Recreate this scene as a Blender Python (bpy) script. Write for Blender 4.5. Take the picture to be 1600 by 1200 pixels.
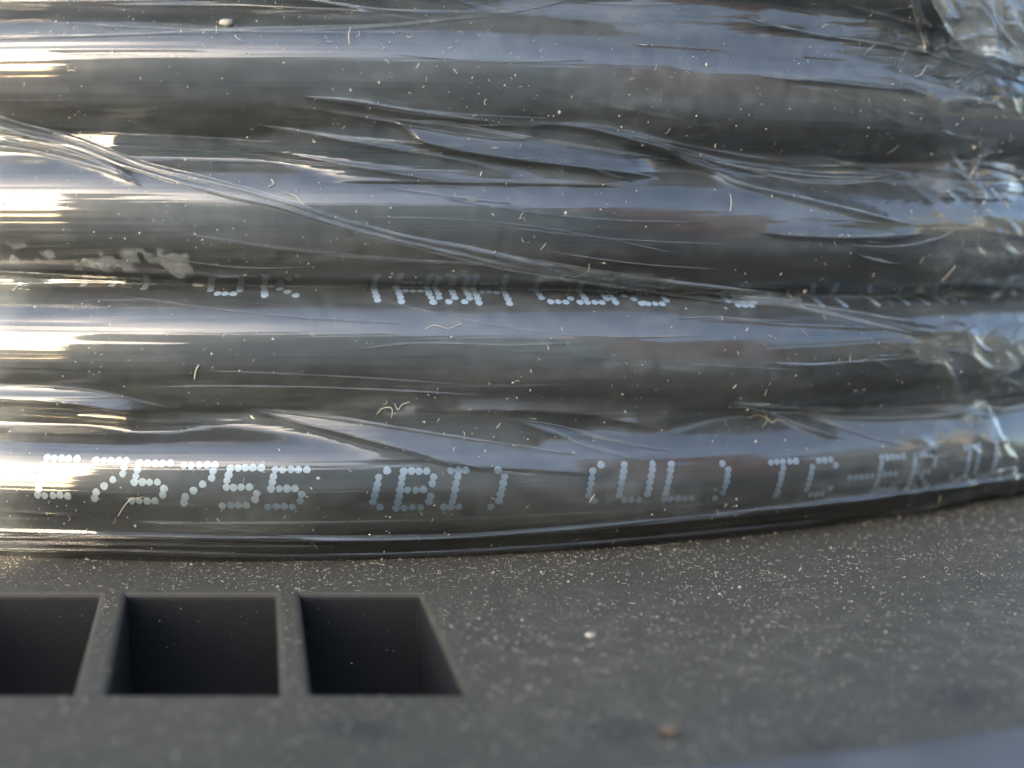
import bpy, math, random
import numpy as np
from mathutils import Vector

for o in list(bpy.data.objects): bpy.data.objects.remove(o)
SC = bpy.context.scene
COL = SC.collection
MM = 0.001

# ------------------------------------------------------------------ camera
CAM = np.array([0.0, -113.7, 38.48])          # millimetres
PITCH, FPX = 0.165, 1800.0                    # downward tilt, focal length in photo pixels
cd = bpy.data.cameras.new('camera'); cam = bpy.data.objects.new('camera', cd); COL.objects.link(cam)
cam.location = Vector(CAM) * MM
cam.rotation_euler = (math.pi / 2 - PITCH, 0, 0)
cd.sensor_width = 36; cd.lens = 36 * FPX / 1600
cd.clip_start = 0.005; cd.clip_end = 500
cd.dof.use_dof = True; cd.dof.focus_distance = 0.117; cd.dof.aperture_fstop = 15
SC.camera = cam

# ------------------------------------------------------------------ light
SUN_AZ, SUN_EL = math.radians(31), math.radians(23)       # sun behind the camera, to its left
w = bpy.data.worlds.new('World'); SC.world = w; w.use_nodes = True
nt = w.node_tree
sky = nt.nodes.new('ShaderNodeTexSky'); sky.sky_type = 'NISHITA'; sky.sun_disc = False
sky.sun_elevation = SUN_EL; sky.sun_rotation = math.pi + SUN_AZ
sky.air_density = 1.0; sky.dust_density = 1.6; sky.ozone_density = 0.5
bg = nt.nodes['Background']; bg.inputs['Strength'].default_value = 0.13
nt.links.new(sky.outputs[0], bg.inputs[0])
sd = bpy.data.lights.new('sun', 'SUN'); sun = bpy.data.objects.new('sun', sd); COL.objects.link(sun)
sd.energy = 2.4; sd.angle = math.radians(0.53); sd.color = (1.0, 0.88, 0.72)
sdir = Vector((-math.sin(SUN_AZ) * math.cos(SUN_EL), -math.cos(SUN_AZ) * math.cos(SUN_EL), math.sin(SUN_EL)))
sun.rotation_euler = sdir.to_track_quat('Z', 'Y').to_euler()
vs = SC.view_settings
vs.view_transform = 'Standard'; vs.look = 'None'; vs.gamma = 1; vs.exposure = 2.55
SC.cycles.transparent_max_bounces = 16; SC.cycles.max_bounces = 10
SC.cycles.sample_clamp_indirect = 8

# ------------------------------------------------------------------ helpers
rnd = random.Random(7)
NR = np.random.default_rng(11)

def mesh_obj(name, verts, faces, mat, parent=None, smooth=True, scale=MM):
    """verts (n,3) in mm, faces: list or (m,k) array"""
    me = bpy.data.meshes.new(name)
    v = np.asarray(verts, dtype=np.float64) * scale
    if isinstance(faces, np.ndarray):
        m, k = faces.shape
        me.vertices.add(len(v)); me.vertices.foreach_set('co', v.astype(np.float32).ravel())
        me.loops.add(m * k); me.loops.foreach_set('vertex_index', faces.astype(np.int32).ravel())
        me.polygons.add(m); me.polygons.foreach_set('loop_start', np.arange(0, m * k, k, dtype=np.int32))
        me.update(calc_edges=True)
    else:
        me.from_pydata([tuple(p) for p in v], [], faces); me.update()
    me.polygons.foreach_set('use_smooth', [smooth] * len(me.polygons))
    if mat: me.materials.append(mat)
    o = bpy.data.objects.new(name, me); COL.objects.link(o)
    if parent: o.parent = parent
    return o

def empty(name, loc=(0, 0, 0)):
    o = bpy.data.objects.new(name, None); COL.objects.link(o)
    o.location = Vector(loc) * MM; o.empty_display_size = 0.02
    return o

def tag(o, label=None, cat=None, group=None, kind=None):
    if label: o['label'] = label
    if cat: o['category'] = cat
    if group: o['group'] = group
    if kind: o['kind'] = kind
    return o

def grid_faces(n, m, wrap_n=False, wrap_m=False):
    i = np.arange(n if wrap_n else n - 1); j = np.arange(m if wrap_m else m - 1)
    I, J = np.meshgrid(i, j, indexing='ij')
    I2, J2 = (I + 1) % n, (J + 1) % m
    return np.stack([I * m + J, I2 * m + J, I2 * m + J2, I * m + J2], -1).reshape(-1, 4)

def smooth01(x): 
    x = np.clip(x, 0, 1); return x * x * (3 - 2 * x)

class Noise2:
    def __init__(self, seed):
        r = np.random.default_rng(seed); self.t = r.uniform(-1, 1, (256, 256))
    def __call__(self, x, y):
        x = np.asarray(x, float); y = np.asarray(y, float)
        xi = np.floor(x).astype(int); yi = np.floor(y).astype(int)
        fx = x - xi; fy = y - yi
        fx = fx**3 * (fx * (fx * 6 - 15) + 10); fy = fy**3 * (fy * (fy * 6 - 15) + 10)
        g = lambda a, b: self.t[a % 256, b % 256]
        return ((g(xi, yi) * (1 - fx) + g(xi + 1, yi) * fx) * (1 - fy) +
                (g(xi, yi + 1) * (1 - fx) + g(xi + 1, yi + 1) * fx) * fy)

# ------------------------------------------------------------------ coil geometry (mm)
AX = np.array([-28.5, 176.66])      # vertical axis of the coil
RS = 176.66                         # outer face of the cables
CR = 6.9                            # cable radius
RC = RS - CR                        # centre line radius
PITCHZ = 14.0
Z0 = [8.2, 22.0, 35.75, 50.1, 64.4, 78.4]   # heights of the turns above the flange
def cable_z(i, s):
    """height of turn i along its arc length s (0 = point nearest the viewer)"""
    s = np.asarray(s, float)
    drop = -3.0 * smooth01((s - 5) / 110.0) + 3.0 * smooth01((s - 160) / 300)
    if i == 0: drop = drop * 0.75
    wob = 0.25 * np.sin(s / 37.0 + i * 1.7)
    if i >= 2: wob = wob + 0.7 * smooth01((2 - s) / 22) * smooth01((s + 300) / 150)
    return Z0[i] + drop + wob

def cyl(s, r, z):
    th = s / RS
    return np.stack([AX[0] + r * np.sin(th), AX[1] - r * np.cos(th), z + 0 * th], -1)

def ray_dir(u, v):
    c, sn = math.cos(PITCH), math.sin(PITCH)
    a = (np.asarray(u, float) - 800) / FPX; b = (600 - np.asarray(v, float)) / FPX
    return np.stack([a, c + b * sn, -sn + b * c], -1)

def hit_cyl(u, v, R=RS):
    """photo pixel to (s, z) on a cylinder of radius R round the coil axis"""
    d = ray_dir(u, v)
    ox, oy = CAM[0] - AX[0], CAM[1] - AX[1]
    A = d[..., 0]**2 + d[..., 1]**2; B = 2 * (ox * d[..., 0] + oy * d[..., 1]); C = ox * ox + oy * oy - R * R
    D = np.maximum(B * B - 4 * A * C, 0); t = (-B - np.sqrt(D)) / (2 * A)
    p = CAM + d * t[..., None]
    return np.arctan2(p[..., 0] - AX[0], AX[1] - p[..., 1]) * RS, p[..., 2]

def hit_cable(i, u, v):
    """photo pixel to (s, phi) on turn i"""
    d = ray_dir(u, v)
    best = None
    for t in np.arange(90, 190, 0.03):
        p = CAM + d * t
        rr = math.hypot(p[0] - AX[0], p[1] - AX[1]); s = math.atan2(p[0] - AX[0], AX[1] - p[1]) * RS
        dz = p[2] - float(cable_z(i, s)); dr = rr - RC
        dist = math.hypot(dz, dr) - CR
        if best is None or dist < best[0]: best = (dist, s, math.atan2(dz, dr))
        if dist < 0: break
    return best[1], best[2]

# ------------------------------------------------------------------ materials
def new_mat(name):
    m = bpy.data.materials.new(name); m.use_nodes = True
    return m, m.node_tree, m.node_tree.nodes['Principled BSDF']

def ramp(nt, fac, stops):
    r = nt.nodes.new('ShaderNodeValToRGB'); e = r.color_ramp.elements
    while len(e) < len(stops): e.new(0.5)
    for k, (p, c) in enumerate(stops):
        e[k].position = p; e[k].color = c if len(c) == 4 else (*c, 1)
    nt.links.new(fac, r.inputs[0]); return r.outputs[0]

def noise_node(nt, scale, detail=3, rough=0.5, vec=None, stretch=None):
    n = nt.nodes.new('ShaderNodeTexNoise'); n.inputs['Scale'].default_value = scale
    n.inputs['Detail'].default_value = detail; n.inputs['Roughness'].default_value = rough
    tc = nt.nodes.new('ShaderNodeTexCoord'); src = tc.outputs['Object']
    if stretch:
        mp = nt.nodes.new('ShaderNodeMapping'); mp.inputs['Scale'].default_value = stretch
        nt.links.new(src, mp.inputs[0]); src = mp.outputs[0]
    nt.links.new(src, n.inputs['Vector'])
    return n.outputs['Fac']

def bump(nt, h, strength, dist, bsdf):
    b = nt.nodes.new('ShaderNodeBump'); b.inputs['Strength'].default_value = strength
    b.inputs['Distance'].default_value = dist
    nt.links.new(h, b.inputs['Height']); nt.links.new(b.outputs[0], bsdf.inputs['Normal']); return b

# black PVC cable jacket with faint extrusion lines
M_CABLE, nt, b = new_mat('black_cable_jacket')
nt.links.new(ramp(nt, noise_node(nt, 60, 4), [(0.3, (0.011, 0.012, 0.0125)), (0.7, (0.02, 0.021, 0.021))]), b.inputs['Base Color'])
b.inputs['Roughness'].default_value = 0.32
b.inputs['Specular IOR Level'].default_value = 0.45
bump(nt, noise_node(nt, 1100, 3, stretch=(0.015, 0.015, 1)), 0.15, 0.0002, b)

M_PRINT, nt, b = new_mat('pale_blue_print_ink')
nt.links.new(ramp(nt, noise_node(nt, 2500, 2), [(0.3, (0.60, 0.73, 0.82)), (0.7, (0.70, 0.80, 0.86))]), b.inputs['Base Color'])
b.inputs['Roughness'].default_value = 0.55

# black moulded plastic, dusty
M_PLASTIC, nt, b = new_mat('dusty_black_plastic')
f1 = noise_node(nt, 420, 5, 0.65); f2 = noise_node(nt, 28, 4, 0.6)
mul = nt.nodes.new('ShaderNodeMath'); mul.operation = 'MULTIPLY'
nt.links.new(f1, mul.inputs[0]); nt.links.new(f2, mul.inputs[1])
dusty = ramp(nt, mul.outputs[0], [(0.12, (0.060, 0.054, 0.041)), (0.30, (0.078, 0.069, 0.052)), (0.48, (0.135, 0.118, 0.09))])
def shadow_patch(col, u, v, rx, ry):
    """a soft shadow painted as a darker patch of flange colour"""
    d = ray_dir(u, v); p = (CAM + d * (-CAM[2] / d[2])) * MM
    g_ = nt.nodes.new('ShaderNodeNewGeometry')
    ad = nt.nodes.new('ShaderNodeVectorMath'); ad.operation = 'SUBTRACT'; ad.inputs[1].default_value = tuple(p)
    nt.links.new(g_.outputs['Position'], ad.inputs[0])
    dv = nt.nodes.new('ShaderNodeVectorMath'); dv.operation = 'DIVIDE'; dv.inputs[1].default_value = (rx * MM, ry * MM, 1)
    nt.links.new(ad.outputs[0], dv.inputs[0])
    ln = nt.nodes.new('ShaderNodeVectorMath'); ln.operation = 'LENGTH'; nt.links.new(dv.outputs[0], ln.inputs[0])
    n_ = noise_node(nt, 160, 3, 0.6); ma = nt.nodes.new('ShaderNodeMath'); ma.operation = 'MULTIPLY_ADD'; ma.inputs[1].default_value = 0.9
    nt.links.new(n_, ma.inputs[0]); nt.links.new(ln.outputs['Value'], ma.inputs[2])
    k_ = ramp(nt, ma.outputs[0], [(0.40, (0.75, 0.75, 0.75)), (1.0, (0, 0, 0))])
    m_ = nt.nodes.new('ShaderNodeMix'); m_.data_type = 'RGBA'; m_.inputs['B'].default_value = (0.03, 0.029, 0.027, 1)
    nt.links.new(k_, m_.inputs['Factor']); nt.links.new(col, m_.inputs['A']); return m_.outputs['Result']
dusty = shadow_patch(dusty, 1500, 1090, 9, 7); dusty = shadow_patch(dusty, 960, 1140, 11, 5); dusty = shadow_patch(dusty, 1290, 1170, 7, 4); dusty = shadow_patch(dusty, 560, 1140, 8, 4)  # soft shadow patches painted into the flange colour
ge = nt.nodes.new('ShaderNodeNewGeometry'); sx = nt.nodes.new('ShaderNodeSeparateXYZ'); nt.links.new(ge.outputs['True Normal'], sx.inputs[0])
upf = ramp(nt, sx.outputs['Z'], [(0.3, (0, 0, 0)), (0.85, (1, 1, 1))])      # dust settles on faces that look up
mx = nt.nodes.new('ShaderNodeMix'); mx.data_type = 'RGBA'; mx.inputs['A'].default_value = (0.012, 0.012, 0.012, 1)
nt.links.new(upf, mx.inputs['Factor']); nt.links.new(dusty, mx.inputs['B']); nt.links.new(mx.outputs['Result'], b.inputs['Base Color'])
b.inputs['Roughness'].default_value = 0.7; b.inputs['Specular IOR Level'].default_value = 0.3
bump(nt, noise_node(nt, 1500, 3, 0.6), 0.5, 0.0002, b)

M_CORE, nt, b = new_mat('black_drum_plastic')
nt.links.new(ramp(nt, noise_node(nt, 90, 3), [(0.3, (0.010, 0.010, 0.010)), (0.7, (0.02, 0.02, 0.02))]), b.inputs['Base Color'])
b.inputs['Roughness'].default_value = 0.6

M_RIM, nt, b = new_mat('smooth_black_rim_plastic')
nt.links.new(ramp(nt, noise_node(nt, 160, 4), [(0.3, (0.08, 0.08, 0.08)), (0.7, (0.13, 0.13, 0.125))]), b.inputs['Base Color'])
b.inputs['Roughness'].default_value = 0.6

def film_material(name, haze_gain, tint=(0.56, 0.60, 0.58)):
    m = bpy.data.materials.new(name); m.use_nodes = True
    nt = m.node_tree; nt.nodes.clear()
    out = nt.nodes.new('ShaderNodeOutputMaterial')
    tr = nt.nodes.new('ShaderNodeBsdfTransparent'); tr.inputs[0].default_value = (0.97, 0.97, 0.965, 1)
    gl = nt.nodes.new('ShaderNodeBsdfGlossy'); gl.inputs['Roughness'].default_value = 0.05
    gl.inputs[0].default_value = (1, 1, 1, 1)
    fr = nt.nodes.new('ShaderNodeFresnel'); fr.inputs['IOR'].default_value = 1.55
    mul = nt.nodes.new('ShaderNodeMath'); mul.operation = 'MULTIPLY_ADD'
    mul.inputs[1].default_value = 1.45; mul.inputs[2].default_value = 0.0; mul.use_clamp = True
    nt.links.new(fr.outputs[0], mul.inputs[0])
    mix = nt.nodes.new('ShaderNodeMixShader')
    nt.links.new(mul.outputs[0], mix.inputs[0]); nt.links.new(tr.outputs[0], mix.inputs[1]); nt.links.new(gl.outputs[0], mix.inputs[2])
    # fine stretch lines of the film run round the coil
    h = noise_node(nt, 2200, 2, 0.5, stretch=(0.008, 0.008, 1))
    bp = nt.nodes.new('ShaderNodeBump'); bp.inputs['Strength'].default_value = 0.3; bp.inputs['Distance'].default_value = 0.00015
    nt.links.new(h, bp.inputs['Height'])
    nt.links.new(bp.outputs[0], gl.inputs['Normal']); nt.links.new(bp.outputs[0], fr.inputs['Normal'])
    # milky haze, dust and dried residue
    df = nt.nodes.new('ShaderNodeBsdfDiffuse'); df.inputs[0].default_value = (*tint, 1)
    at = nt.nodes.new('ShaderNodeAttribute'); at.attribute_name = 'haze'
    n = noise_node(nt, 700, 4, 0.6)
    r0 = ramp(nt, n, [(0.35, (0.5, 0.5, 0.5)), (0.75, (1, 1, 1))])
    smear = ramp(nt, noise_node(nt, 420, 4, 0.65, stretch=(0.06, 0.06, 1)), [(0.35, (0.7, 0.7, 0.7)), (0.7, (1.25, 1.25, 1.25))])
    rm = nt.nodes.new('ShaderNodeMath'); rm.operation = 'MULTIPLY'; nt.links.new(r0, rm.inputs[0]); nt.links.new(smear, rm.inputs[1])
    r = rm.outputs[0]
    hz = nt.nodes.new('ShaderNodeMath'); hz.operation = 'MULTIPLY'
    nt.links.new(at.outputs['Fac'], hz.inputs[0]); nt.links.new(r, hz.inputs[1])
    hz2 = nt.nodes.new('ShaderNodeMath'); hz2.operation = 'MULTIPLY'; hz2.inputs[1].default_value = haze_gain; hz2.use_clamp = True
    nt.links.new(hz.outputs[0], hz2.inputs[0])
    mix2 = nt.nodes.new('ShaderNodeMixShader')
    nt.links.new(hz2.outputs[0], mix2.inputs[0]); nt.links.new(mix.outputs[0], mix2.inputs[1]); nt.links.new(df.outputs[0], mix2.inputs[2])
    nt.links.new(mix2.outputs[0], out.inputs[0])
    return m
M_FILM = film_material('clear_stretch_film', 1.0)

def plain(name, c0, c1, rough, scale=300):
    m, nt, b = new_mat(name)
    nt.links.new(ramp(nt, noise_node(nt, scale, 3), [(0.3, c0), (0.7, c1)]), b.inputs['Base Color'])
    b.inputs['Roughness'].default_value = rough
    return m
M_DUST = plain('pale_dust', (0.28, 0.255, 0.20), (0.56, 0.52, 0.43), 0.8, 900)
M_GRIT = plain('dull_grit', (0.20, 0.175, 0.13), (0.42, 0.38, 0.30), 0.85, 900)
M_LINT = plain('cream_lint', (0.42, 0.37, 0.26), (0.62, 0.57, 0.45), 0.7, 900)
M_LEAF = plain('dry_leaf', (0.11, 0.08, 0.055), (0.17, 0.12, 0.08), 0.7, 500)
M_GROUND = plain('dusty_concrete', (0.20, 0.19, 0.17), (0.30, 0.285, 0.26), 0.9, 12)
M_ADDED_BOX_GREY = plain('added_box_grey', (0.36, 0.39, 0.37), (0.42, 0.45, 0.43), 0.8, 20)  # added box, kept pale to bounce light onto the print
M_ADDED_BOX_RED = plain('added_box_red_brown', (0.46, 0.20, 0.15), (0.54, 0.27, 0.20), 0.8, 20)
M_ADDED_BOX_TAN = plain('added_box_tan', (0.66, 0.56, 0.38), (0.74, 0.65, 0.46), 0.8, 20)

# ------------------------------------------------------------------ ground
FLT = 14.0                                          # flange thickness
g = mesh_obj('ground', [(-6000, -6000, -FLT - 26), (6000, -6000, -FLT - 26), (6000, 6000, -FLT - 26), (-6000, 6000, -FLT - 26)], [(0, 1, 2, 3)], M_GROUND, smooth=False)
tag(g, kind='structure')

# ------------------------------------------------------------------ reel (flange with slots, rim, drum)
reel = empty('cable_reel', (AX[0], AX[1], -FLT))
tag(reel, 'black plastic reel with square slots in its dusty flange', 'reel')
def to_reel(o):
    o.parent = reel; o.matrix_parent_inverse = reel.matrix_basis.inverted()
RIM_R = 225.5
cu = bpy.data.curves.new('flange_outline', 'CURVE'); cu.dimensions = '2D'; cu.fill_mode = 'BOTH'
def spline(pts):
    sp = cu.splines.new('POLY'); sp.points.add(len(pts) - 1); sp.use_cyclic_u = True
    for k, (x, y) in enumerate(pts): sp.points[k].co = (x * MM, y * MM, 0, 1)
n = 240
spline([(AX[0] + (RIM_R - 2) * math.cos(2 * math.pi * k / n), AX[1] + (RIM_R - 2) * math.sin(2 * math.pi * k / n)) for k in range(n)])
spline([(AX[0] + 60 * math.cos(-2 * math.pi * k / 64), AX[1] + 60 * math.sin(-2 * math.pi * k / 64)) for k in range(64)])
def rounded(quad, r=0.8, seg=4):
    out = []; m = len(quad)
    for k in range(m):
        p0, p1, p2 = Vector(quad[k - 1]), Vector(quad[k]), Vector(quad[(k + 1) % m])
        a = (p0 - p1).normalized() * r; b2 = (p2 - p1).normalized() * r
        for q in range(seg + 1):
            t = q / seg
            out.append(tuple(p1 + a * (1 - t)**2 + b2 * t**2))
    return out
YT, YB = -6.6, -29.2                                  # far and near edge of the slots
BV = 0.65
SL = [(-74.0, -58.5, -68.5, -53.0), (-55.9, -40.3, -50.6, -34.0), (-37.6, -23.2, -31.3, -17.9), (-20.7, -9.3, -15.5, -3.6)]
for (a, b1, c, d) in SL:
    spline(rounded([(a - BV, YT + BV), (b1 + BV, YT + BV), (d + BV, YB - BV), (c - BV, YB - BV)]))
# the same row of slots is repeated further round the flange
for ang in (72, 144, 216, 288):
    ca, sa = math.cos(math.radians(ang)), math.sin(math.radians(ang))
    for (a, b1, c, d) in SL:
        q = [(a, YT), (b1, YT), (d, YB), (c, YB)]
        spline(rounded([(AX[0] + (x - AX[0]) * ca - (y - AX[1]) * sa, AX[1] + (x - AX[0]) * sa + (y - AX[1]) * ca) for x, y in q]))
cu.extrude = (FLT / 2 - BV) * MM; cu.bevel_depth = BV * MM; cu.bevel_resolution = 3
tmp = bpy.data.objects.new('flange_outline', cu); COL.objects.link(tmp)
bpy.context.view_layer.update()
me = bpy.data.meshes.new_from_object(tmp.evaluated_get(bpy.context.evaluated_depsgraph_get()))
bpy.data.objects.remove(tmp)
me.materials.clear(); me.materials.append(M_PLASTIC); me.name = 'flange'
me.polygons.foreach_set('use_smooth', [False] * len(me.polygons))
fl = bpy.data.objects.new('flange', me); COL.objects.link(fl); fl.location = (0, 0, -FLT / 2 * MM)
to_reel(fl)
# raised rim: rounded section swept round the flange edge
prof = [(-2.2, -FLT), (-2.2, 0.02), (-1.8, 1.1), (-0.8, 1.8), (1.0, 2.1), (5.0, 2.0), (8.0, 1.6), (9.4, 0.4), (9.6, -1.5), (9.6, -FLT)]
nth = 300; V = []
for k in range(nth):
    t = 2 * math.pi * k / nth
    for (dr, z) in prof: V.append((AX[0] + (RIM_R + dr) * math.cos(t), AX[1] + (RIM_R + dr) * math.sin(t), z))
o = mesh_obj('rim', V, grid_faces(nth, len(prof), True, True), M_RIM); to_reel(o)
V = []; DR = RC - CR - 0.6
for k in range(180):
    t = 2 * math.pi * k / 180
    for z in (0.02, 96): V.append((AX[0] + DR * math.cos(t), AX[1] + DR * math.sin(t), z))
o = mesh_obj('drum', V, grid_faces(180, 2, True, False), M_CORE); to_reel(o)

# ------------------------------------------------------------------ coil of cable
coil = empty('cable_coil', (AX[0], AX[1], 0))
tag(coil, 'coil of glossy black cable with pale blue dot printing, stacked in level turns', 'cable')
def child(o, p):
    bpy.context.view_layer.update()
    o.parent = p; o.matrix_parent_inverse = p.matrix_world.inverted()
NT = 6
turns = []
nth, nph = 480, 40
for i in range(NT):
    s = (np.arange(nth) / nth * 2 * math.pi - math.pi) * RS
    ph = np.arange(nph) / nph * 2 * math.pi
    S, P = np.meshgrid(s, ph, indexing='ij')
    pts = cyl(S, RC + CR * np.cos(P), cable_z(i, S) + CR * np.sin(P)).reshape(-1, 3)
    o = mesh_obj('cable_turn', pts, grid_faces(nth, nph, True, True), M_CABLE); child(o, coil); turns.append(o)

FONT = {
'E': "11111 10000 10000 11110 10000 10000 11111", '7': "11111 00001 00001 00010 00100 01000 01000",
'5': "11111 10000 10000 11110 00001 00001 11110", '(': "00010 00100 01000 01000 01000 00100 00010",
')': "01000 00100 00010 00010 00010 00100 01000", 'B': "11110 10001 10001 11110 10001 10001 11110",
'I': "01110 00100 00100 00100 00100 00100 01110", 'U': "10001 10001 10001 10001 10001 10001 01110",
'L': "10000 10000 10000 10000 10000 10000 11111", 'T': "11111 00100 00100 00100 00100 00100 00100",
'C': "01110 10001 10000 10000 10000 10001 01110", '-': "00000 00000 00000 11111 00000 00000 00000",
'R': "11110 10001 10001 11110 10100 10010 10001", 'J': "00111 00010 00010 00010 00010 10010 01100",
'H': "10001 10001 10001 11111 10001 10001 10001", 'W': "10001 10001 10001 10101 10101 10101 01010",
'N': "10001 10001 11001 10101 10011 10001 10001", 'K': "10001 10010 10100 11000 10100 10010 10001",
'D': "11110 01001 01001 01001 01001 01001 11110", 'S': "01111 10000 10000 01110 00001 00001 11110",
'A': "01110 10001 10001 11111 10001 10001 10001", 'G': "01110 10001 10000 10111 10001 10001 01110",
'4': "00010 00110 01010 10010 11111 00010 00010", '6': "00110 01000 10000 11110 10001 10001 01110",
'9': "01110 10001 10001 01111 00001 00010 01100", '0': "01110 10001 10001 10001 10001 10001 01110",
}
FONT['('] = "00010 00100 00100 00100 00100 00100 00010"
FONT[')'] = "01000 00100 00100 00100 00100 00100 01000"
def dots(i, chars, dphi=0.094, colp=0.80, lean=0.13, rad=0.395, drop=0.0):
    """chars: (character, photo x of its middle, photo y of its baseline)"""
    V, F = [], []
    R = random.Random(i * 5 + 3)
    for ch, u, v in chars:
        s0, p0 = hit_cable(i, u, v)
        rows = FONT[ch].split()
        for r in range(7):
            for c in range(5):
                if rows[6 - r][c] != '1' : continue
                sc = s0 + (c - 2) * colp + (r - 3) * lean + R.gauss(0, 0.03)
                pc = p0 + 0.035 + r * dphi + R.gauss(0, 0.003)
                rr = rad * R.uniform(0.92, 1.08)
                base = len(V); nk = 14
                for ring, q in ((0, 0), (1, 0.6), (2, 1.0)):
                    for k in range(nk if ring else 1):
                        a = 2 * math.pi * k / nk
                        jit = 1 + 0.05 * math.sin(3 * a + r * 2 + c)
                        ss = sc + rr * q * jit * math.cos(a); pp = pc + rr * q * jit * math.sin(a) / CR
                        h = 0.022 if ring < 2 else 0.004
                        p = cyl(np.array([ss]), RC + (CR + h) * math.cos(pp), cable_z(i, ss) + (CR + h) * math.sin(pp))[0]
                        V.append(tuple(p))
                for k in range(nk):
                    k2 = (k + 1) % nk
                    F.append((base, base + 1 + k, base + 1 + k2))
                    F.append((base + 1 + k, base + 1 + nk + k, base + 1 + nk + k2, base + 1 + k2))
    o = mesh_obj('printed_lettering', V, F, M_PRINT)
    child(o, turns[i]); return o
T1 = [('E', 88, 778), ('7', 166, 782), ('5', 236, 786), ('7', 306, 789), ('5', 379, 793), ('5', 450, 795),
      ('(', 588, 796), ('B', 650, 796), ('I', 711, 795), (')', 784, 794), ('(', 922, 786), ('U', 992, 784),
      ('L', 1064, 782), (')', 1132, 781), ('T', 1216, 777), ('C', 1280, 774), ('-', 1340, 772), ('E', 1385, 767),
      ('R', 1436, 763), ('J', 1500, 752), ('U', 1536, 746)]
dots(0, T1)
T2 = [('A', 62, 442), ('A', 146, 447), ('4', 207, 452), ('U', 346, 461), ('K', 432, 464), ('T', 584, 471), ('H', 646, 474),
      ('W', 708, 474), ('H', 768, 476), ('C', 868, 474), ('D', 925, 475), ('K', 980, 475), ('S', 1020, 477), ('G', 1160, 479),
      ('A', 1300, 479), ('T', 1370, 478), ('H', 1432, 476), ('K', 1490, 474)]
dots(1, T2, lean=-0.12)
T3 = [('L', 240, 204), ('E', 390, 212), ('L', 480, 220), ('E', 770, 244), ('S', 840, 247), ('E', 1000, 254), ('S', 1235, 270), ('E', 1285, 272), ('L', 1335, 273)]
dots(2, T3, lean=-0.1)

# ------------------------------------------------------------------ stretch film
n1, n2, n3, n4, n5, n6 = (Noise2(k) for k in range(1, 7))
s_ax = np.concatenate([np.linspace(-290, -32, 90)[:-1], np.arange(-32, 104, 0.2), np.linspace(104, 330, 90)])
z_ax = np.concatenate([np.linspace(0.05, 2.0, 8)[:-1], np.arange(2.0, 64, 0.11), np.linspace(64, 93, 60)])
S, Z = np.meshgrid(s_ax, z_ax, indexing='ij')

# outline of the stacked cables, then the film stretched over it
rc = np.full(S.shape, RC - CR)
zc = np.stack([cable_z(i, S) for i in range(NT)], -1)
for i in range(NT):
    d = Z - zc[..., i]
    rc = np.maximum(rc, np.where(np.abs(d) < CR, RC + np.sqrt(np.maximum(CR * CR - d * d, 0)), 0))
gi = np.clip(np.round((Z - PITCHZ / 2 - zc[..., 0]) / PITCHZ), -1, NT - 1)     # groove index
zg = zc[..., 0] + PITCHZ * (gi + 0.5)
dz = Z - zg
bl = 0.50 + 0.20 * n1(S / 23 + 7 * gi, gi * 3.3) + 0.10 * n2(S / 9 + 3 * gi, gi * 2.1)
tilt = 0.30 * n3(S / 17 + 5 * gi, gi * 1.7 + 0.4) + 0.22 * n2(S / 7 + gi, gi * 5.5)
bl = np.where(gi == 1, bl * 0.45 + 0.05, bl)
span = smooth01((S + 2) / 20) * smooth01((46 - S) / 18)      # here the film spans the grooves like a drum skin
bl = np.where(gi == 0, bl + (0.84 - bl) * span, bl); tilt = np.where(gi == 0, tilt * (1 - 0.85 * span), tilt)
span2 = smooth01((S - 3) / 12) * smooth01((52 - S) / 16)
bl = np.where(gi == 2, bl + (0.78 - bl) * span2, bl); tilt = np.where(gi == 2, tilt * (1 - 0.8 * span2) - 0.05 * span2, tilt)
dc = np.clip(dz, -3.8, 3.8)
bridge = RC + CR * bl + tilt * dc + 0.03 * dc * dc - 3.0 * np.maximum(np.abs(dz) - 3.8, 0)
skirt = RC + 3.5 + 0.507 * Z
bridge = np.where(gi < 0, np.where(Z < 5.0, skirt, RC - 2), bridge)
k = 0.35
film = np.maximum(rc, bridge) + k * np.exp(-np.abs(rc - bridge) / k) * 0.6
on_cable = smooth01((rc - bridge) / 1.5)            # 1 where the film lies tight on a cable

FGRID = film.copy()
def film_r(s, z):
    i = np.clip(np.searchsorted(s_ax, s) - 1, 0, len(s_ax) - 2); j = np.clip(np.searchsorted(z_ax, z) - 1, 0, len(z_ax) - 2)
    a = (s - s_ax[i]) / (s_ax[i + 1] - s_ax[i]); b_ = (z - z_ax[j]) / (z_ax[j + 1] - z_ax[j])
    return (FGRID[i, j] * (1 - a) * (1 - b_) + FGRID[i + 1, j] * a * (1 - b_) + FGRID[i, j + 1] * (1 - a) * b_ + FGRID[i + 1, j + 1] * a * b_)

def hit_film(u, v):
    """photo pixel to (s, z) on the film itself"""
    u = np.atleast_1d(np.asarray(u, float)); v = np.atleast_1d(np.asarray(v, float))
    d = ray_dir(u, v); Rr = np.full(u.shape, RS)
    for _ in range(8):
        s, z = hit_cyl(u, v, Rr); Rr = 0.5 * Rr + 0.5 * film_r(s, np.clip(z, 0.1, 92))
    return s, z

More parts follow.
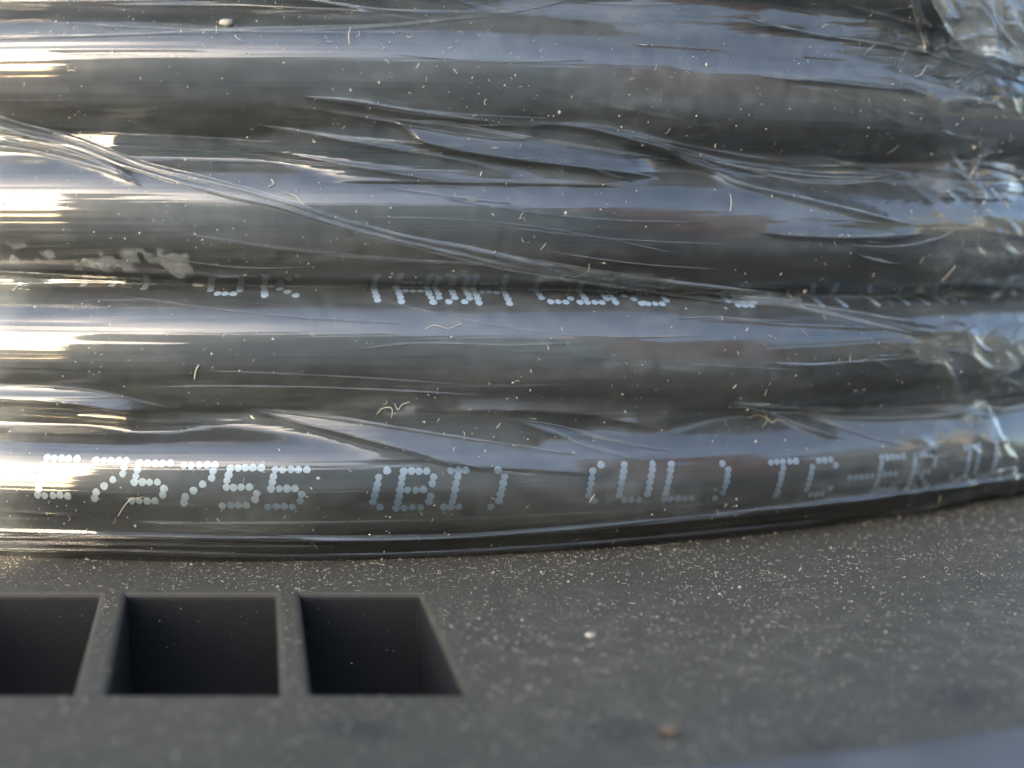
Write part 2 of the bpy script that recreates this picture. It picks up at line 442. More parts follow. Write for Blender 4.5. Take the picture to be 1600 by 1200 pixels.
def polyline_dist(pts):
    """signed distance (mm) and position 0..1 along an image polyline laid onto the film"""
    P = np.array(pts, float); s, z = hit_film(P[:, 0], P[:, 1])
    best = np.full(S.shape, 1e9); sg = np.zeros(S.shape); par = np.zeros(S.shape)
    L = np.concatenate([[0], np.cumsum(np.hypot(np.diff(s), np.diff(z)))])
    for q in range(len(s) - 1):
        ds, dzz = s[q + 1] - s[q], z[q + 1] - z[q]; l2 = ds * ds + dzz * dzz
        t = np.clip(((S - s[q]) * ds + (Z - z[q]) * dzz) / l2, 0, 1)
        ex, ez = S - (s[q] + t * ds), Z - (z[q] + t * dzz)
        dd = np.hypot(ex, ez); m = dd < best
        best = np.where(m, dd, best); sg = np.where(m, np.sign(ds * ez - dzz * ex), sg)
        par = np.where(m, (L[q] + t * (L[q + 1] - L[q])) / L[-1], par)
    return best * sg, par

def refine(pts, n=6):
    """Catmull-Rom through the given points"""
    P = np.array(pts, float); out = []
    Q = np.vstack([2 * P[0] - P[1], P, 2 * P[-1] - P[-2]])
    for q in range(1, len(Q) - 2):
        for t in np.linspace(0, 1, n, endpoint=False):
            a, b_, c, d = Q[q - 1], Q[q], Q[q + 1], Q[q + 2]
            out.append(0.5 * ((2 * b_) + (-a + c) * t + (2 * a - 5 * b_ + 4 * c - d) * t * t + (-a + 3 * b_ - 3 * c + d) * t**3))
    out.append(P[-1]); return out

disp = np.zeros(S.shape); haze = np.zeros(S.shape)
def ridge(pts, amp, width, asym=1.0, hz=0.0, taper=(0.12, 0.2)):
    """a crease standing proud of the film; asym > 1 makes the upper flank longer"""
    global disp, haze
    d, t = polyline_dist(refine(pts))
    env = smooth01(t / max(taper[0], 1e-3)) * smooth01((1 - t) / max(taper[1], 1e-3))
    wd = np.where(d > 0, width * asym, width)
    prof = np.exp(-np.abs(d / wd)**1.4)
    disp += amp * env * prof
    haze = np.maximum(haze, hz * env * np.exp(-(d / (width * 0.8))**2))

def facet(top, bot, slope):
    """a pleat: the film leans out from the top line down to the bottom line and falls back sharply below it"""
    global disp
    st, zt = hit_film(*np.array(refine(top), float).T); sb, zb = hit_film(*np.array(refine(bot), float).T)
    a, b_ = max(st.min(), sb.min()), min(st.max(), sb.max())
    ZT, ZB = np.interp(S, st, zt), np.interp(S, sb, zb); h = np.maximum(ZT - ZB, 0.02)
    env = smooth01((S - a) / 0.5 + 0.3) * smooth01((b_ - S) / 6) * (S >= a) * (S <= b_)
    t = np.clip((ZT - Z) / h, 0, 1)
    below = np.exp(-np.maximum(ZB - Z, 0) / 0.28)
    if slope > 0:
        rf = film_r(S, ZT) + slope * h * t - 0.05
        up = np.maximum(rf - film, 0) * (Z <= ZT)
        disp = np.maximum(disp, env * up * np.where(Z < ZB, below, 1))
    else: disp += env * slope * h * t * np.where(Z < ZB, below, 1)
facet([(390, 637), (560, 660), (700, 682), (800, 697), (900, 712), (960, 724)], [(390, 640), (450, 655), (560, 682), (650, 705), (720, 724), (960, 742)], 0.55)
facet([(798, 653), (880, 669), (960, 689), (1060, 708), (1120, 716)], [(798, 656), (860, 675), (930, 700), (1000, 720), (1120, 736)], 0.5)
facet([(1253, 647), (1330, 652), (1420, 654), (1500, 650)], [(1253, 650), (1330, 674), (1410, 698), (1500, 706)], 0.5)
facet([(1143, 628), (1200, 634), (1260, 642), (1320, 650)], [(1143, 632), (1200, 648), (1260, 668), (1320, 686)], -0.35)
facet([(620, 187), (700, 192), (800, 210), (950, 234), (1050, 250)], [(620, 192), (642, 206), (664, 224), (760, 244), (950, 268), (1050, 280)], 0.6)
facet([(880, 191), (960, 204), (1060, 230), (1130, 254), (1260, 272)], [(880, 195), (960, 216), (1040, 242), (1110, 266), (1260, 296)], 0.5)
facet([(-40, 600), (110, 605), (200, 621), (282, 639)], [(-40, 618), (110, 625), (200, 637), (282, 643)], 0.5)
facet([(955, 484), (990, 480), (1040, 486), (1070, 492)], [(955, 490), (990, 500), (1040, 500), (1070, 496)], -0.4)
# creases between the lower turns
ridge([(700, 640), (820, 640), (930, 650), (1040, 672)], 0.45, 0.45, 1.5)
ridge([(1140, 632), (1200, 645), (1260, 668), (1320, 686)], 0.8, 0.35, 1.8, 0.1)
ridge([(1255, 648), (1360, 652), (1450, 645), (1530, 632)], 0.8, 0.4, 1.5, 0.1)
ridge([(-20, 640), (100, 648), (250, 660)], 0.4, 0.5, 1.5)
# creases round the printed groove
ridge([(1000, 432), (1120, 455), (1240, 472), (1360, 498), (1460, 520)], 0.6, 0.4, 1.4, 0.1)
ridge([(1060, 440), (1200, 462), (1330, 462), (1500, 452)], 0.5, 0.4, 1.4, 0.06)
ridge([(1050, 498), (1150, 500), (1240, 506), (1400, 512)], 0.3, 0.35, 1.2)
ridge([(300, 445), (420, 458), (500, 466)], 0.3, 0.4, 1.2)
# upper creases
ridge([(470, 150), (560, 160), (680, 180), (820, 200)], 0.45, 0.4, 1.8)
ridge([(880, 192), (960, 212), (1050, 238), (1130, 280), (1230, 305), (1340, 330), (1430, 352)], 0.7, 0.38, 1.6, 0.06)
ridge([(1050, 232), (1130, 258), (1240, 272), (1350, 280), (1440, 270)], 0.6, 0.35, 1.4, 0.08)
ridge([(1200, 118), (1300, 125), (1400, 135), (1460, 150)], 0.45, 0.4, 1.4, 0.1)
ridge([(1180, 362), (1280, 368), (1380, 372), (1450, 362)], 0.45, 0.4, 1.4, 0.08)
ridge([(-20, 196), (80, 222), (160, 252), (222, 286)], 0.6, 0.35, 1.3, 0.05)
ridge([(-20, 225), (80, 240), (160, 262), (222, 288)], 0.45, 0.35, 1.2)
# rolled lower edge of the film
ridge([(-60, 828), (200, 834), (500, 842), (720, 838), (1000, 817), (1300, 784), (1600, 744), (1700, 728)], 0.55, 0.35, 1.2, 0, (0.01, 0.01))
ridge([(-40, 795), (150, 808), (330, 826), (600, 850), (800, 868)], 0.22, 0.25, 1.2)
ridge([(-60, 852), (300, 862), (700, 858)], 0.3, 0.3, 1.0, 0, (0.01, 0.3))
# overlapping sheet of film at the top, and its folds
ridge([(1175, 30), (1250, 50), (1350, 68), (1445, 82), (1600, 125)], 0.35, 0.3, 3.0, 0.06, (0.05, 0.05))
ridge([(1415, -20), (1428, 20), (1436, 50), (1446, 84)], 0.8, 0.35, 1.0, 0.25, (0.02, 0.1))
ridge([(1170, 28), (1180, 40), (1220, 46), (1260, 52)], 0.3, 0.25, 1.0)

U_r = smooth01((S - 52) / 40)                        # the film is gathered and crumpled towards the right
knot = smooth01((S - 73) / 9)
streak = (1 - np.abs(n4(S / 13 + 0.35 * Z, Z / 1.5)) * 2.2)
streak2 = (1 - np.abs(n5(S / 7 - 0.2 * Z, Z / 0.8 + 3)) * 2.2)
crump = (1 - np.abs(n6(S / 7.0 + 0.5 * n1(S / 5, Z / 5), Z / 4.2)) * 2.4) + 0.30 * (1 - np.abs(n4(S / 2.8 + 9 + 0.4 * Z, Z / 1.9)) * 2.4)
groove = 1 - on_cable
disp += U_r * (1 - 0.6 * knot) * np.maximum(streak, 0)**2 * (0.10 + 0.32 * groove)
disp += U_r * (1 - 0.5 * knot) * np.maximum(streak2, 0)**2 * (0.03 + 0.12 * groove)
disp += knot * np.maximum(crump, -0.3) * (0.30 + 0.45 * groove)
# gentle waviness everywhere
low = smooth01((14 - Z) / 2.5) * smooth01((Z - 4.2) / 1.5)       # the film is pulled tight over the lowest turn
disp += (0.10 * n5(S / 30, Z / 5) * (0.35 + groove) + 0.035 * n2(S / 18 + 0.05 * Z, Z / 1.7) * (0.25 + groove)) * (1 - 0.85 * low)
up_ = smooth01((Z - 15) / 4)
dg = 1 - np.abs(n3((S + 4 * gi) / 26 + 3, (Z + 0.16 * S) / 2.6)) * 2.3                 # tension lines running down to the right
disp += up_ * np.maximum(dg, 0)**2 * (0.05 + 0.22 * groove) * smooth01((S + 6) / 20)
disp += 0.09 * n1(S / 22 + 8, (Z + 0.14 * S) / 3.2) * (0.65 + 0.5 * groove) * (1 - 0.85 * low)
disp += 0.012 * n3(S / 30 + 0.03 * Z, Z / 0.45) * (1 - 0.3 * on_cable)
left = smooth01((-4 - S + 9 * n4(S / 80, Z / 1.1)) / 9)
disp += left * 0.075 * n1(S / 90, Z / 0.34) * (0.6 + 0.4 * n2(S / 50, Z / 1.6))
disp += 0.14 * n6(S / 40 + 3, Z / 9) * (0.3 + 0.7 * groove) * (1 - 0.85 * low)   # slack: air under the film
kk = 0.10; q = (film + 0.10 + disp - rc - 0.04) / kk
film = rc + 0.04 + kk * np.where(q > 20, q, np.log1p(np.exp(np.minimum(q, 20))))

# haze: light dust film, dried residue, milky creases
haze = np.maximum(haze, 0.145 + 0.05 * n1(S / 14, Z / 6) + 0.02 * n2(S / 3, Z / 1.5))
def blot(u0, u1, v, hv, amt, sc=1.0, thr=0.05):
    global haze
    amt *= 1.4
    s0, z0 = hit_film(np.array([u0, u1]), np.array([v, v])); zz = z0[0]; hs = hv / 15.8
    env = smooth01((S - s0[0]) / 1.2) * smooth01((s0[1] - S) / 1.2) * smooth01(1.4 - np.abs(Z - zz) / hs)
    f = n4(S / (1.3 * sc) + 11, Z / (0.9 * sc)) + 0.5 * n5(S / (0.5 * sc), Z / (0.5 * sc))
    haze = np.maximum(haze, amt * env * smooth01((f - thr + 0.35 * (env - 1)) / 0.22))
blot(-20, 120, 395, 20, 0.33); blot(90, 215, 410, 20, 0.36); blot(180, 270, 400, 14, 0.34, 0.8, -0.1)
blot(350, 480, 402, 14, 0.16, 0.7, 0.2); blot(565, 760, 428, 10, 0.18, 0.8, 0.1)
blot(800, 1060, 436, 9, 0.26, 0.9, -0.1); blot(1140, 1290, 470, 10, 0.25, 0.7, 0.0); blot(590, 700, 642, 12, 0.2, 0.7, 0.1)
s1, z1 = hit_film(np.array([276.0]), np.array([414.0]))
rr = np.hypot(S - s1[0], (Z - z1[0]) * 1.05)
haze = np.maximum(haze, 0.55 * smooth01((1.75 + 0.35 * n5(S / 0.9, Z / 0.9) - rr) / 0.35))
s1, z1 = hit_film(np.array([1180.0]), np.array([650.0]))
haze = np.maximum(haze, 0.16 * np.exp(-((S - s1[0]) / 4.5)**2 - ((Z - z1[0]) / 1.3)**2) * (0.6 + 0.4 * n5(S / 0.6, Z / 0.6)))
haze = np.maximum(haze, knot * (0.18 + 0.10 * np.clip(crump, 0, 2)**3))
s1, z1 = hit_film(np.array([1540.0]), np.array([50.0]))
haze = np.maximum(haze, smooth01((S - s1[0] + 9) / 4) * smooth01((Z - z1[0] + 6.5 - 0.1 * (S - s1[0])) / 1.5) * (0.24 + 0.10 * n2(S / 2.5, Z / 2.0) + 0.10 * np.clip(crump, 0, 2)))
haze = haze * (0.35 + 0.65 * smooth01((Z - 3.2) / 1.2))
haze = np.maximum(haze, U_r * (0.04 + 0.16 * np.maximum(streak, 0)**4 * groove))

FGRID = film
wrap = empty('stretch_film', (AX[0], AX[1], 0))
tag(wrap, 'clear wrinkled plastic stretch film wrapped tightly over the cable coil', 'plastic film')
fo = mesh_obj('wrapped_sheet', cyl(S, film, Z).reshape(-1, 3), grid_faces(len(s_ax), len(z_ax)), M_FILM)
at = fo.data.attributes.new('haze', 'FLOAT', 'POINT'); at.data.foreach_set('value', haze.astype(np.float32).ravel())
child(fo, wrap)

def film_strip(name, pts, width, lines, lift, hz, seed):
    """a folded or overlapping edge of film: a thin pleated strip lying on the sheet"""
    P = np.array(refine(pts, 24)); s, z = hit_film(P[:, 0], P[:, 1])
    # even steps
    L = np.concatenate([[0], np.cumsum(np.hypot(np.diff(s), np.diff(z)))]); n = max(int(L[-1] / 0.35), 8)
    q = np.linspace(0, L[-1], n); s = np.interp(q, L, s); z = np.interp(q, L, z)
    ds, dzz = np.gradient(s), np.gradient(z); l = np.hypot(ds, dzz); nx, nz = -dzz / l, ds / l
    m = 25; tv = np.linspace(-1, 1, m); nn = Noise2(seed)
    wv = width * (1 + 0.25 * nn(q / 9, 0 * q)) * smooth01(np.minimum(q, L[-1] - q) / 5 + 0.15)
    Sx = s[:, None] + nx[:, None] * tv * wv[:, None] / 2; Zx = z[:, None] + nz[:, None] * tv * wv[:, None] / 2
    Q = np.repeat(q[:, None], m, 1)
    pl = np.abs(np.sin((tv + 1) * math.pi * lines / 2 + 0.9 * nn(Q / 16, 0 * Q + 4))) * lift + 0.08 * lift * nn(Q / 3, tv * 3)
    Zx = np.maximum(Zx, 0.1)
    # lie on the sheet but span its finest dents
    rr = film_r(Sx, Zx)
    rr = np.maximum(rr, (rr + np.roll(rr, 1, 1) + np.roll(rr, -1, 1)) / 3)
    R = rr + 0.06 + pl * (1 - np.abs(tv)**6)
    o = mesh_obj(name, cyl(Sx, R, Zx).reshape(-1, 3), grid_faces(n, m), M_FILM)
    at = o.data.attributes.new('haze', 'FLOAT', 'POINT')
    hv = hz * (0.6 + 0.7 * np.abs(np.cos((tv + 1) * math.pi * lines / 2)) + 0.3 * nn(Q / 2, tv * 2))
    at.data.foreach_set('value', np.clip(hv, 0, 1).astype(np.float32).ravel())
    child(o, wrap); return o
o = film_strip('folded_edge', [(-60, 172), (30, 200), (120, 222), (215, 258), (320, 288), (420, 314), (520, 345), (620, 372), (720, 394), (800, 411), (900, 428), (1000, 443), (1120, 458), (1260, 470)], 1.45, 2, 0.32, 0.20, 21)
o['label'] = 'long folded edge of film running diagonally across the turns'
film_strip('film_edge', [(-60, 58), (150, 53), (300, 48), (480, 44), (600, 40), (700, 30), (800, 17), (920, -8)], 0.5, 1, 0.15, 0.16, 22)
film_strip('film_edge', [(1170, 30), (1250, 50), (1350, 66), (1440, 81), (1520, 104), (1640, 140)], 0.35, 1, 0.18, 0.2, 23)

film_strip('rolled_edge', [(-60, 836), (200, 838), (450, 841), (720, 837), (1000, 816), (1300, 783), (1600, 743), (1700, 727)], 0.55, 1, 0.28, 0.10, 24)
film_strip('rolled_edge', [(-60, 856), (200, 862), (450, 868), (720, 862), (1000, 842), (1300, 812)], 0.5, 1, 0.25, 0.05, 25)
film_strip('rolled_edge', [(-60, 846), (150, 850), (330, 852), (520, 853)], 0.4, 2, 0.2, 0.06, 26)
# loose crumpled flap of film standing off the coil, upper right
nu, nv = 130, 90
ss = np.linspace(0, 1, nu)[:, None] + np.zeros((1, nv)); tt = np.linspace(0, 1, nv)[None, :] + np.zeros((nu, 1))
sa, za = hit_film([1445.0, 1660.0], [82.0, 150.0]); sb_, zb_ = hit_film([1418.0, 1660.0], [-40.0, -60.0])
FS = (sa[0] + (sa[1] - sa[0]) * ss) * (1 - tt) + (sb_[0] + (sb_[1] - sb_[0]) * ss) * tt
FZ = (za[0] + (za[1] - za[0]) * ss) * (1 - tt) + (zb_[0] + (zb_[1] - zb_[0]) * ss) * tt
cr1 = 1 - np.abs(n5(FS / 4.0 + 0.5 * n2(FS / 3, FZ / 3), FZ / 3.2 + 0.3 * FS)) * 2.3
cr2 = 1 - np.abs(n4(FS / 1.9 + 4, FZ / 1.6)) * 2.3
FR = film_r(FS, FZ).max() + 0.3 + 2.8 * (1 - tt) * (0.3 + 0.7 * smooth01(ss / 0.25)) + 0.7 * np.maximum(cr1, -0.2) + 0.22 * np.maximum(cr2, -0.2)
fl_o = mesh_obj('loose_flap', cyl(FS, FR, FZ).reshape(-1, 3), grid_faces(nu, nv), M_FILM)
a_ = fl_o.data.attributes.new('haze', 'FLOAT', 'POINT')
a_.data.foreach_set('value', np.clip(0.20 + 0.10 * n2(FS / 2, FZ / 2) + 0.08 * np.maximum(cr1, 0)**4, 0, 1).astype(np.float32).ravel())
child(fl_o, wrap); fl_o['label'] = 'loose crumpled flap of film at the upper right'
# sharp creases: narrow doubled folds of film standing on the sheet
CR_ = [[(388, 638), (470, 646), (560, 659), (700, 681), (800, 696), (900, 710)], [(392, 640), (450, 655), (560, 682), (650, 705), (716, 723)],
       [(716, 723), (740, 728), (790, 738), (860, 744)], [(798, 654), (860, 674), (930, 699), (1000, 719)], [(800, 653), (880, 668), (960, 688), (1040, 704)],
       [(1144, 630), (1200, 646), (1260, 667), (1318, 685)], [(1146, 629), (1230, 636), (1330, 642)], [(1254, 649), (1330, 672), (1408, 697)], [(1256, 648), (1330, 652), (1420, 653), (1500, 645), (1560, 628)],
       [(470, 150), (560, 160), (640, 174), (760, 188)], [(622, 188), (700, 193), (800, 211), (940, 234), (1060, 252)], [(664, 223), (642, 205), (622, 191)], [(400, 194), (500, 211), (600, 221), (664, 224)],
       [(1050, 234), (1110, 250), (1200, 268), (1300, 278), (1400, 274)], [(1045, 238), (1100, 262), (1170, 290), (1240, 306), (1340, 330), (1420, 350)],
       [(1070, 236), (1160, 262), (1260, 284), (1380, 284)], [(900, 252), (950, 272), (990, 282)], [(600, 292), (700, 306), (800, 318)],
       [(-40, 205), (60, 224), (150, 250), (218, 284)], [(-40, 224), (60, 240), (150, 264), (220, 288)], [(-40, 190), (80, 214), (180, 246), (260, 274)],
       [(1010, 436), (1120, 458), (1250, 480), (1360, 505), (1440, 525)], [(1080, 448), (1180, 466), (1280, 478), (1400, 498), (1470, 512)], [(1060, 497), (1120, 496), (1180, 500), (1240, 502)],
       [(1190, 120), (1260, 124), (1340, 132), (1420, 140)], [(1190, 364), (1250, 368), (1330, 370), (1420, 366)], [(1330, 384), (1400, 386), (1460, 374), (1490, 360)],
       [(1200, 566), (1260, 570), (1330, 566), (1400, 560)], [(-40, 602), (110, 606), (200, 622), (280, 640)], [(560, 545), (660, 536), (800, 540), (900, 536)],
       [(1420, -20), (1430, 20), (1445, 82)], [(1450, 84), (1500, 60), (1560, 48)]]
for q, pts in enumerate(CR_):
    film_strip('crease_fold', pts, 0.32 if q % 3 else 0.45, 1, 0.2, 0.24, 40 + q)
KR = random.Random(5)
for q in range(20):                                   # long tension lines drawn towards the gathered end
    u, v = KR.uniform(-40, 900), KR.choice((20, 90, 150, 200, 250, 330, 380, 470, 560, 620)) + KR.gauss(0, 14); L = KR.uniform(220, 620)
    sl = KR.uniform(0.02, 0.12); bow = KR.gauss(0, 8)
    film_strip('crease_fold', [(u + L * t, v + L * sl * t + bow * math.sin(math.pi * t)) for t in (0, 0.25, 0.5, 0.75, 1)], KR.uniform(0.12, 0.3), 1, KR.uniform(0.05, 0.14), KR.uniform(0.10, 0.2), 200 + q)
for q in range(48):                                   # pleats of the gathered film at the right
    u, v = KR.uniform(1360, 1590), KR.uniform(0, 740)
    g0 = min((20, 245, 455, 640), key=lambda g_: abs(g_ - v)); a = math.atan2((g0 - v) * 0.5, 120) + KR.gauss(0, 0.35); L = KR.uniform(25, 75)
    pts = [(u + L * (t - 0.5) * math.cos(a) , v + L * (t - 0.5) * math.sin(a) + KR.gauss(0, 3)) for t in (0, 0.3, 0.65, 1)]
    film_strip('crease_fold', pts, KR.uniform(0.2, 0.45), 1, KR.uniform(0.12, 0.3), KR.uniform(0.10, 0.26), 100 + q)

# ------------------------------------------------------------------ dust and lint
def fibre(points, rad, seg=4):
    """thin tapered tube through 3D points (mm)"""
    P = np.array(points); n = len(P); V = []
    T = np.gradient(P, axis=0); T /= np.linalg.norm(T, axis=1)[:, None] + 1e-9
    up = np.array([0.31, -0.7, 0.64])
    A = np.cross(T, up); A /= np.linalg.norm(A, axis=1)[:, None] + 1e-9; B = np.cross(T, A)
    for k in range(n):
        r = rad * (0.55 + 0.45 * math.sin(math.pi * (k + 0.5) / n))
        for q in range(seg):
            a = 2 * math.pi * q / seg; V.append(P[k] + r * (math.cos(a) * A[k] + math.sin(a) * B[k]))
    F = grid_faces(n, seg, False, True)
    return np.array(V), F
def merge(parts):
    V, F, b_ = [], [], 0
    for v, f in parts: V.append(v); F.append(f + b_); b_ += len(v)
    return np.vstack(V), np.vstack(F)
OCT = np.array([(1, 0, 0), (0, 1, 0), (-1, 0, 0), (0, -1, 0), (0, 0, 1), (0, 0, -1)], float)
OCF = np.array([(0, 1, 4, 4), (1, 2, 4, 4), (2, 3, 4, 4), (3, 0, 4, 4), (1, 0, 5, 5), (2, 1, 5, 5), (3, 2, 5, 5), (0, 3, 5, 5)])
OCF3 = OCF[:, :3]
def speck(c, r):
    return OCT * (r * NR.uniform(0.5, 1.3, (6, 1))) + c, OCF3
def on_film(s, z, lift):
    s = np.asarray(s, float); z = np.clip(np.asarray(z, float), 0.3, 90)
    return cyl(s, film_r(s, z) + lift, z)
# curled fibres and specks on the film
parts_f, parts_s = [], []
for k in range(900):
    s, z = NR.uniform(-30, 96), NR.uniform(1, 63)
    if NR.random() > np.clip(0.35 + 1.1 * n5(s / 9 + 2, z / 5), 0.04, 1): continue
    L = min(0.18 + NR.exponential(0.25), 1.4); a = NR.uniform(0, 2 * math.pi); cur = NR.normal(0, 1.3) / max(L, 0.5)
    ps, pz = [s], [z]
    nn = 6
    for q in range(nn):
        ps.append(ps[-1] + math.cos(a) * L / nn); pz.append(pz[-1] + math.sin(a) * L / nn); a += cur * L / nn + NR.normal(0, 0.2)
    parts_f.append(fibre(on_film(ps, pz, 0.05 + 0.05 * NR.random()), 0.017 + NR.exponential(0.015)))
cnt = 0
while cnt < 2800:
    s, z = NR.uniform(-30, 98), NR.uniform(1, 63)
    zz = (z - 8.2 - 7) / 14.0; gr = abs(zz - round(zz)) * 2                    # 0 in a groove, 1 on a crest
    if NR.random() > np.clip(0.45 + 0.9 * n4(s / 7, z / 4) + 0.35 * (1 - gr), 0.06, 1): continue
    cnt += 1
    parts_s.append(speck(on_film([s], [z], 0.03)[0], 0.022 + NR.exponential(0.028) + (0.08 if NR.random() < 0.015 else 0)))
v, f = merge(parts_f); tag(mesh_obj('fibre_dust', v, f, M_LINT), 'tiny cream fibres scattered over the clear film', 'dust', kind='stuff')
v, f = merge(parts_s); tag(mesh_obj('speck_dust', v, f, M_DUST, smooth=False), 'fine pale specks scattered over the clear film', 'dust', kind='stuff')

# dust and grit on the flange
def in_slot(x, y):
    if not (YB - 0.6 < y < YT + 0.6): return False
    t = (YT - y) / (YT - YB)
    return any(a + (c - a) * t - 0.6 < x < b1 + (d - b1) * t + 0.6 for a, b1, c, d in SL)
parts = []; cnt = 0
while cnt < 17000:
    x, y = NR.uniform(-62, 75), NR.uniform(-46, 28)
    rr_ = math.hypot(x - AX[0], y - AX[1])
    if rr_ < RS - 4 or rr_ > RIM_R - 2.5 or in_slot(x, y): continue
    near = math.exp(-(rr_ - RS) / 16)
    if NR.random() > (0.5 + 0.5 * near) * np.clip(0.8 + 0.5 * n4(x / 6, y / 6), 0.4, 1): continue
    cnt += 1
    r = 0.020 + NR.exponential(0.024)
    c = np.array([x, y, r * 0.4])
    if NR.random() < 0.10:
        L = NR.uniform(0.2, 0.7); a = NR.uniform(0, 6.28); b2 = a + NR.normal(0, 0.7)
        p = [c, c + np.array([math.cos(a), math.sin(a), 0.05]) * L / 2]
        p.append(p[1] + np.array([math.cos(b2), math.sin(b2), -0.02]) * L / 2)
        vv, ff = fibre(p, 0.03, 3); ff = np.vstack([ff[:, [0, 1, 2]], ff[:, [0, 2, 3]]])
        parts.append((vv, ff))
    else: parts.append(speck(c, min(r, 0.22)))
for k in range(40):                                   # grit caught on the slot walls
    a, b1, c, d = SL[NR.integers(1, 4)]
    parts.append(speck(np.array([NR.uniform(a + 1, b1 - 1), YT - 0.02, -1.2 - NR.exponential(3.0)]), 0.02 + NR.exponential(0.04)))
v, f = merge(parts); tag(mesh_obj('flange_dust', v, f, M_GRIT, smooth=False), 'fine pale dust and grit lying on the black flange', 'dust', kind='stuff')

# the larger bits, each its own thing
def lint(pts, rad, label, lift=0.1):
    P = np.array(refine(pts, 5)); s, z = hit_film(P[:, 0], P[:, 1])
    v, f = fibre(on_film(s, z, lift), rad * 0.75, 6)
    o = mesh_obj('lint_fibre', v, f, M_LINT); tag(o, label, 'lint', 'lint stuck to the film')
lint([(588, 648), (598, 638), (612, 638), (612, 654)], 0.07, 'curled cream lint fibre on the film above the wedge-shaped crease')
lint([(616, 630), (622, 640), (628, 632), (640, 628)], 0.06, 'small forked cream lint beside the curled fibre above the wedge crease')
lint([(304, 592), (307, 578), (311, 570)], 0.11, 'short upright cream lint grain on the middle turn, left part')
lint([(664, 514), (680, 508), (700, 513), (722, 505)], 0.06, 'long wavy cream lint fibre on the blue sheen of the middle turn')
lint([(185, 806), (195, 790), (206, 780), (225, 776)], 0.06, 'bent cream lint fibre crossing the printed digits of the lowest turn')
lint([(440, 300), (460, 306), (470, 315), (476, 322)], 0.05, 'hooked cream lint fibre beside the long folded film edge')
lint([(548, 42), (545, 55), (546, 70)], 0.06, 'short upright lint fibre high on the top turn')
lint([(1140, 302), (1142, 316), (1140, 330)], 0.05, 'thin upright lint fibre under the upper right creases')
lint([(1168, 653), (1182, 648), (1196, 652), (1206, 660), (1214, 655), (1226, 658)], 0.05, 'tangled lint on the right-hand crease above the print')
lint([(1192, 640), (1198, 655), (1190, 668)], 0.045, 'fine lint strand crossing the tangle on the right-hand crease')
lint([(1470, 440), (1480, 430), (1492, 415)], 0.06, 'slanting lint fibre at the right above the printed groove')
lint([(876, 434), (884, 430), (900, 432), (918, 424), (920, 412)], 0.06, 'crooked lint fibre caught on the folded edge above the print')
lint([(420, 292), (428, 287), (424, 280)], 0.09, 'yellowish crumb of lint at the upper side of the folded edge')
# a white crumb near the top left and one on the flange
def crumb(name, c, r, label, mat):
    v, f = [], []
    n1_, n2_ = 8, 6
    for i in range(n1_):
        for j in range(n2_):
            a, b_ = 2 * math.pi * i / n1_, math.pi * (j + 0.5) / n2_
            q = r * (1 + 0.28 * math.sin(3 * a + 2 * j) * math.sin(b_ * 2 + i))
            v.append((c[0] + 1.5 * q * math.cos(a) * math.sin(b_), c[1] + q * math.sin(a) * math.sin(b_), c[2] + 0.8 * q * math.cos(b_)))
    f = grid_faces(n1_, n2_, True, False)
    caps = [tuple(i * n2_ for i in range(n1_)), tuple(i * n2_ + n2_ - 1 for i in reversed(range(n1_)))]
    o = mesh_obj(name, v, [tuple(int(q) for q in r_) for r_ in f] + caps, mat); tag(o, label, 'crumb')
s, z = hit_film(np.array([354.0]), np.array([36.0])); p = on_film(s, z, 0.15)[0]
crumb('white_crumb', p, 0.45, 'white crumb stuck to the film edge at upper left', M_DUST)
def on_plate(u, v):
    d = ray_dir(u, v); t = -CAM[2] / d[2]; return CAM + d * t
p = on_plate(923, 996); crumb('white_crumb', p + np.array([0, 0, 0.2]), 0.33, 'round white crumb lying on the flange right of the slots', M_DUST)
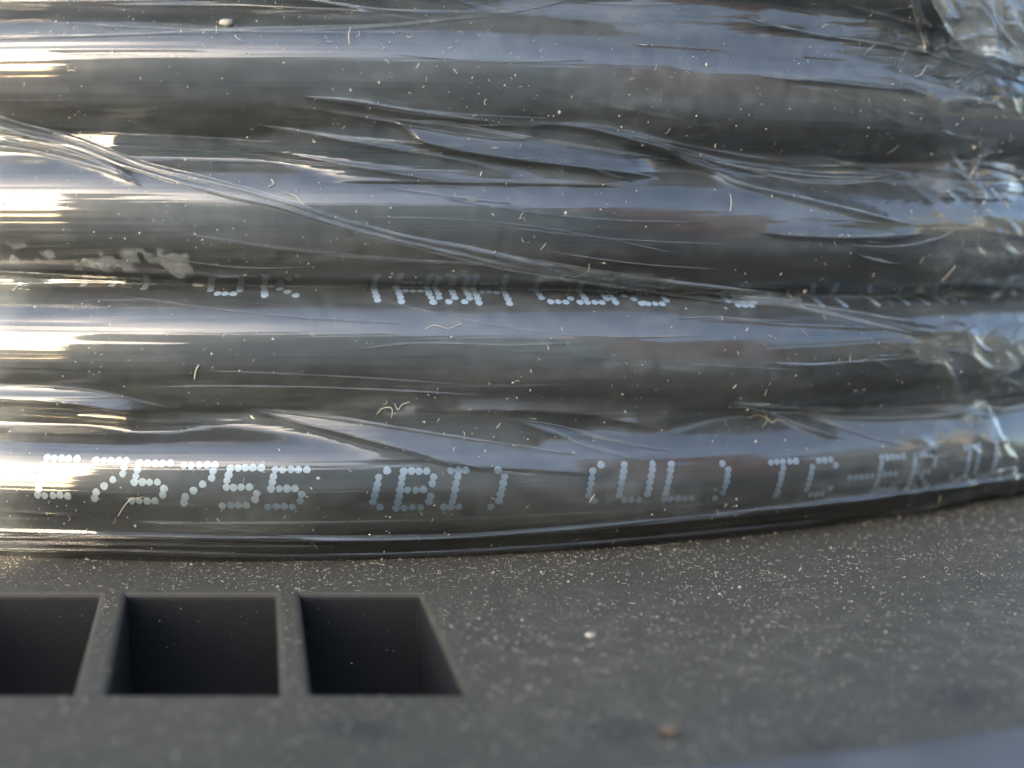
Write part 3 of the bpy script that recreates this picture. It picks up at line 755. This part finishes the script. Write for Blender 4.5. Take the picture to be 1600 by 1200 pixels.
p = on_plate(1048, 1150)
ang = np.linspace(0, 2 * math.pi, 11)[:-1]
v = [(p[0], p[1], 0.9)] + [(p[0] + (0.7 + 0.3 * math.sin(3 * a)) * math.cos(a), p[1] + (0.6 + 0.25 * math.cos(2 * a)) * math.sin(a), 0.35 + 0.3 * math.sin(2 * a + 1)) for a in ang]
o = mesh_obj('leaf_fragment', v, [(0, k + 1, (k + 1) % 10 + 1) for k in range(10)], M_LEAF)
md = o.modifiers.new('thickness', 'SOLIDIFY'); md.thickness = 0.0002
tag(o, 'small orange-brown dry leaf scrap lying on the flange near its rim', 'leaf')

# ------------------------------------------------------------------ unseen boxes, added to shade the coil and show in its reflections
def added_box(x, y, wx, wy, h, rot, mat, label):
    t = empty('added_offscreen_box', (x, y, -FLT - 26)); t.rotation_euler.z = math.radians(rot)
    tag(t, label, 'box', 'added unseen boxes behind the viewer')
    def bx(name, x0, x1, y0, y1, z0, z1):
        v = [(a, b_, c) for a in (x0, x1) for b_ in (y0, y1) for c in (z0, z1)]
        o = mesh_obj(name, v, [(0, 1, 3, 2), (4, 6, 7, 5), (0, 4, 5, 1), (2, 3, 7, 6), (0, 2, 6, 4), (1, 5, 7, 3)], mat, smooth=False)
        o.parent = t
        md = o.modifiers.new('bevel', 'BEVEL'); md.width = 0.003; md.segments = 2
    bx('added_box', -wx / 2, wx / 2, -wy / 2, wy / 2, 0, h)
    bx('added_box_flap', -wx / 2 + 2, wx / 2 - 2, -wy / 2 + 2, -1.5, h + 0.3, h + 4); bx('added_box_flap', -wx / 2 + 2, wx / 2 - 2, 1.5, wy / 2 - 2, h + 0.3, h + 4)
    return t
added_box(-17, -640, 640, 340, 345, 0, M_ADDED_BOX_GREY, 'added unseen grey box that shades the coil and bounces light')
added_box(500, -640, 340, 330, 430, 12, M_ADDED_BOX_RED, 'added unseen red-brown box for the reddish reflections in the coil')
added_box(860, -330, 300, 560, 330, 0, M_ADDED_BOX_TAN, 'added unseen tan box for the warm reflections in the coil')
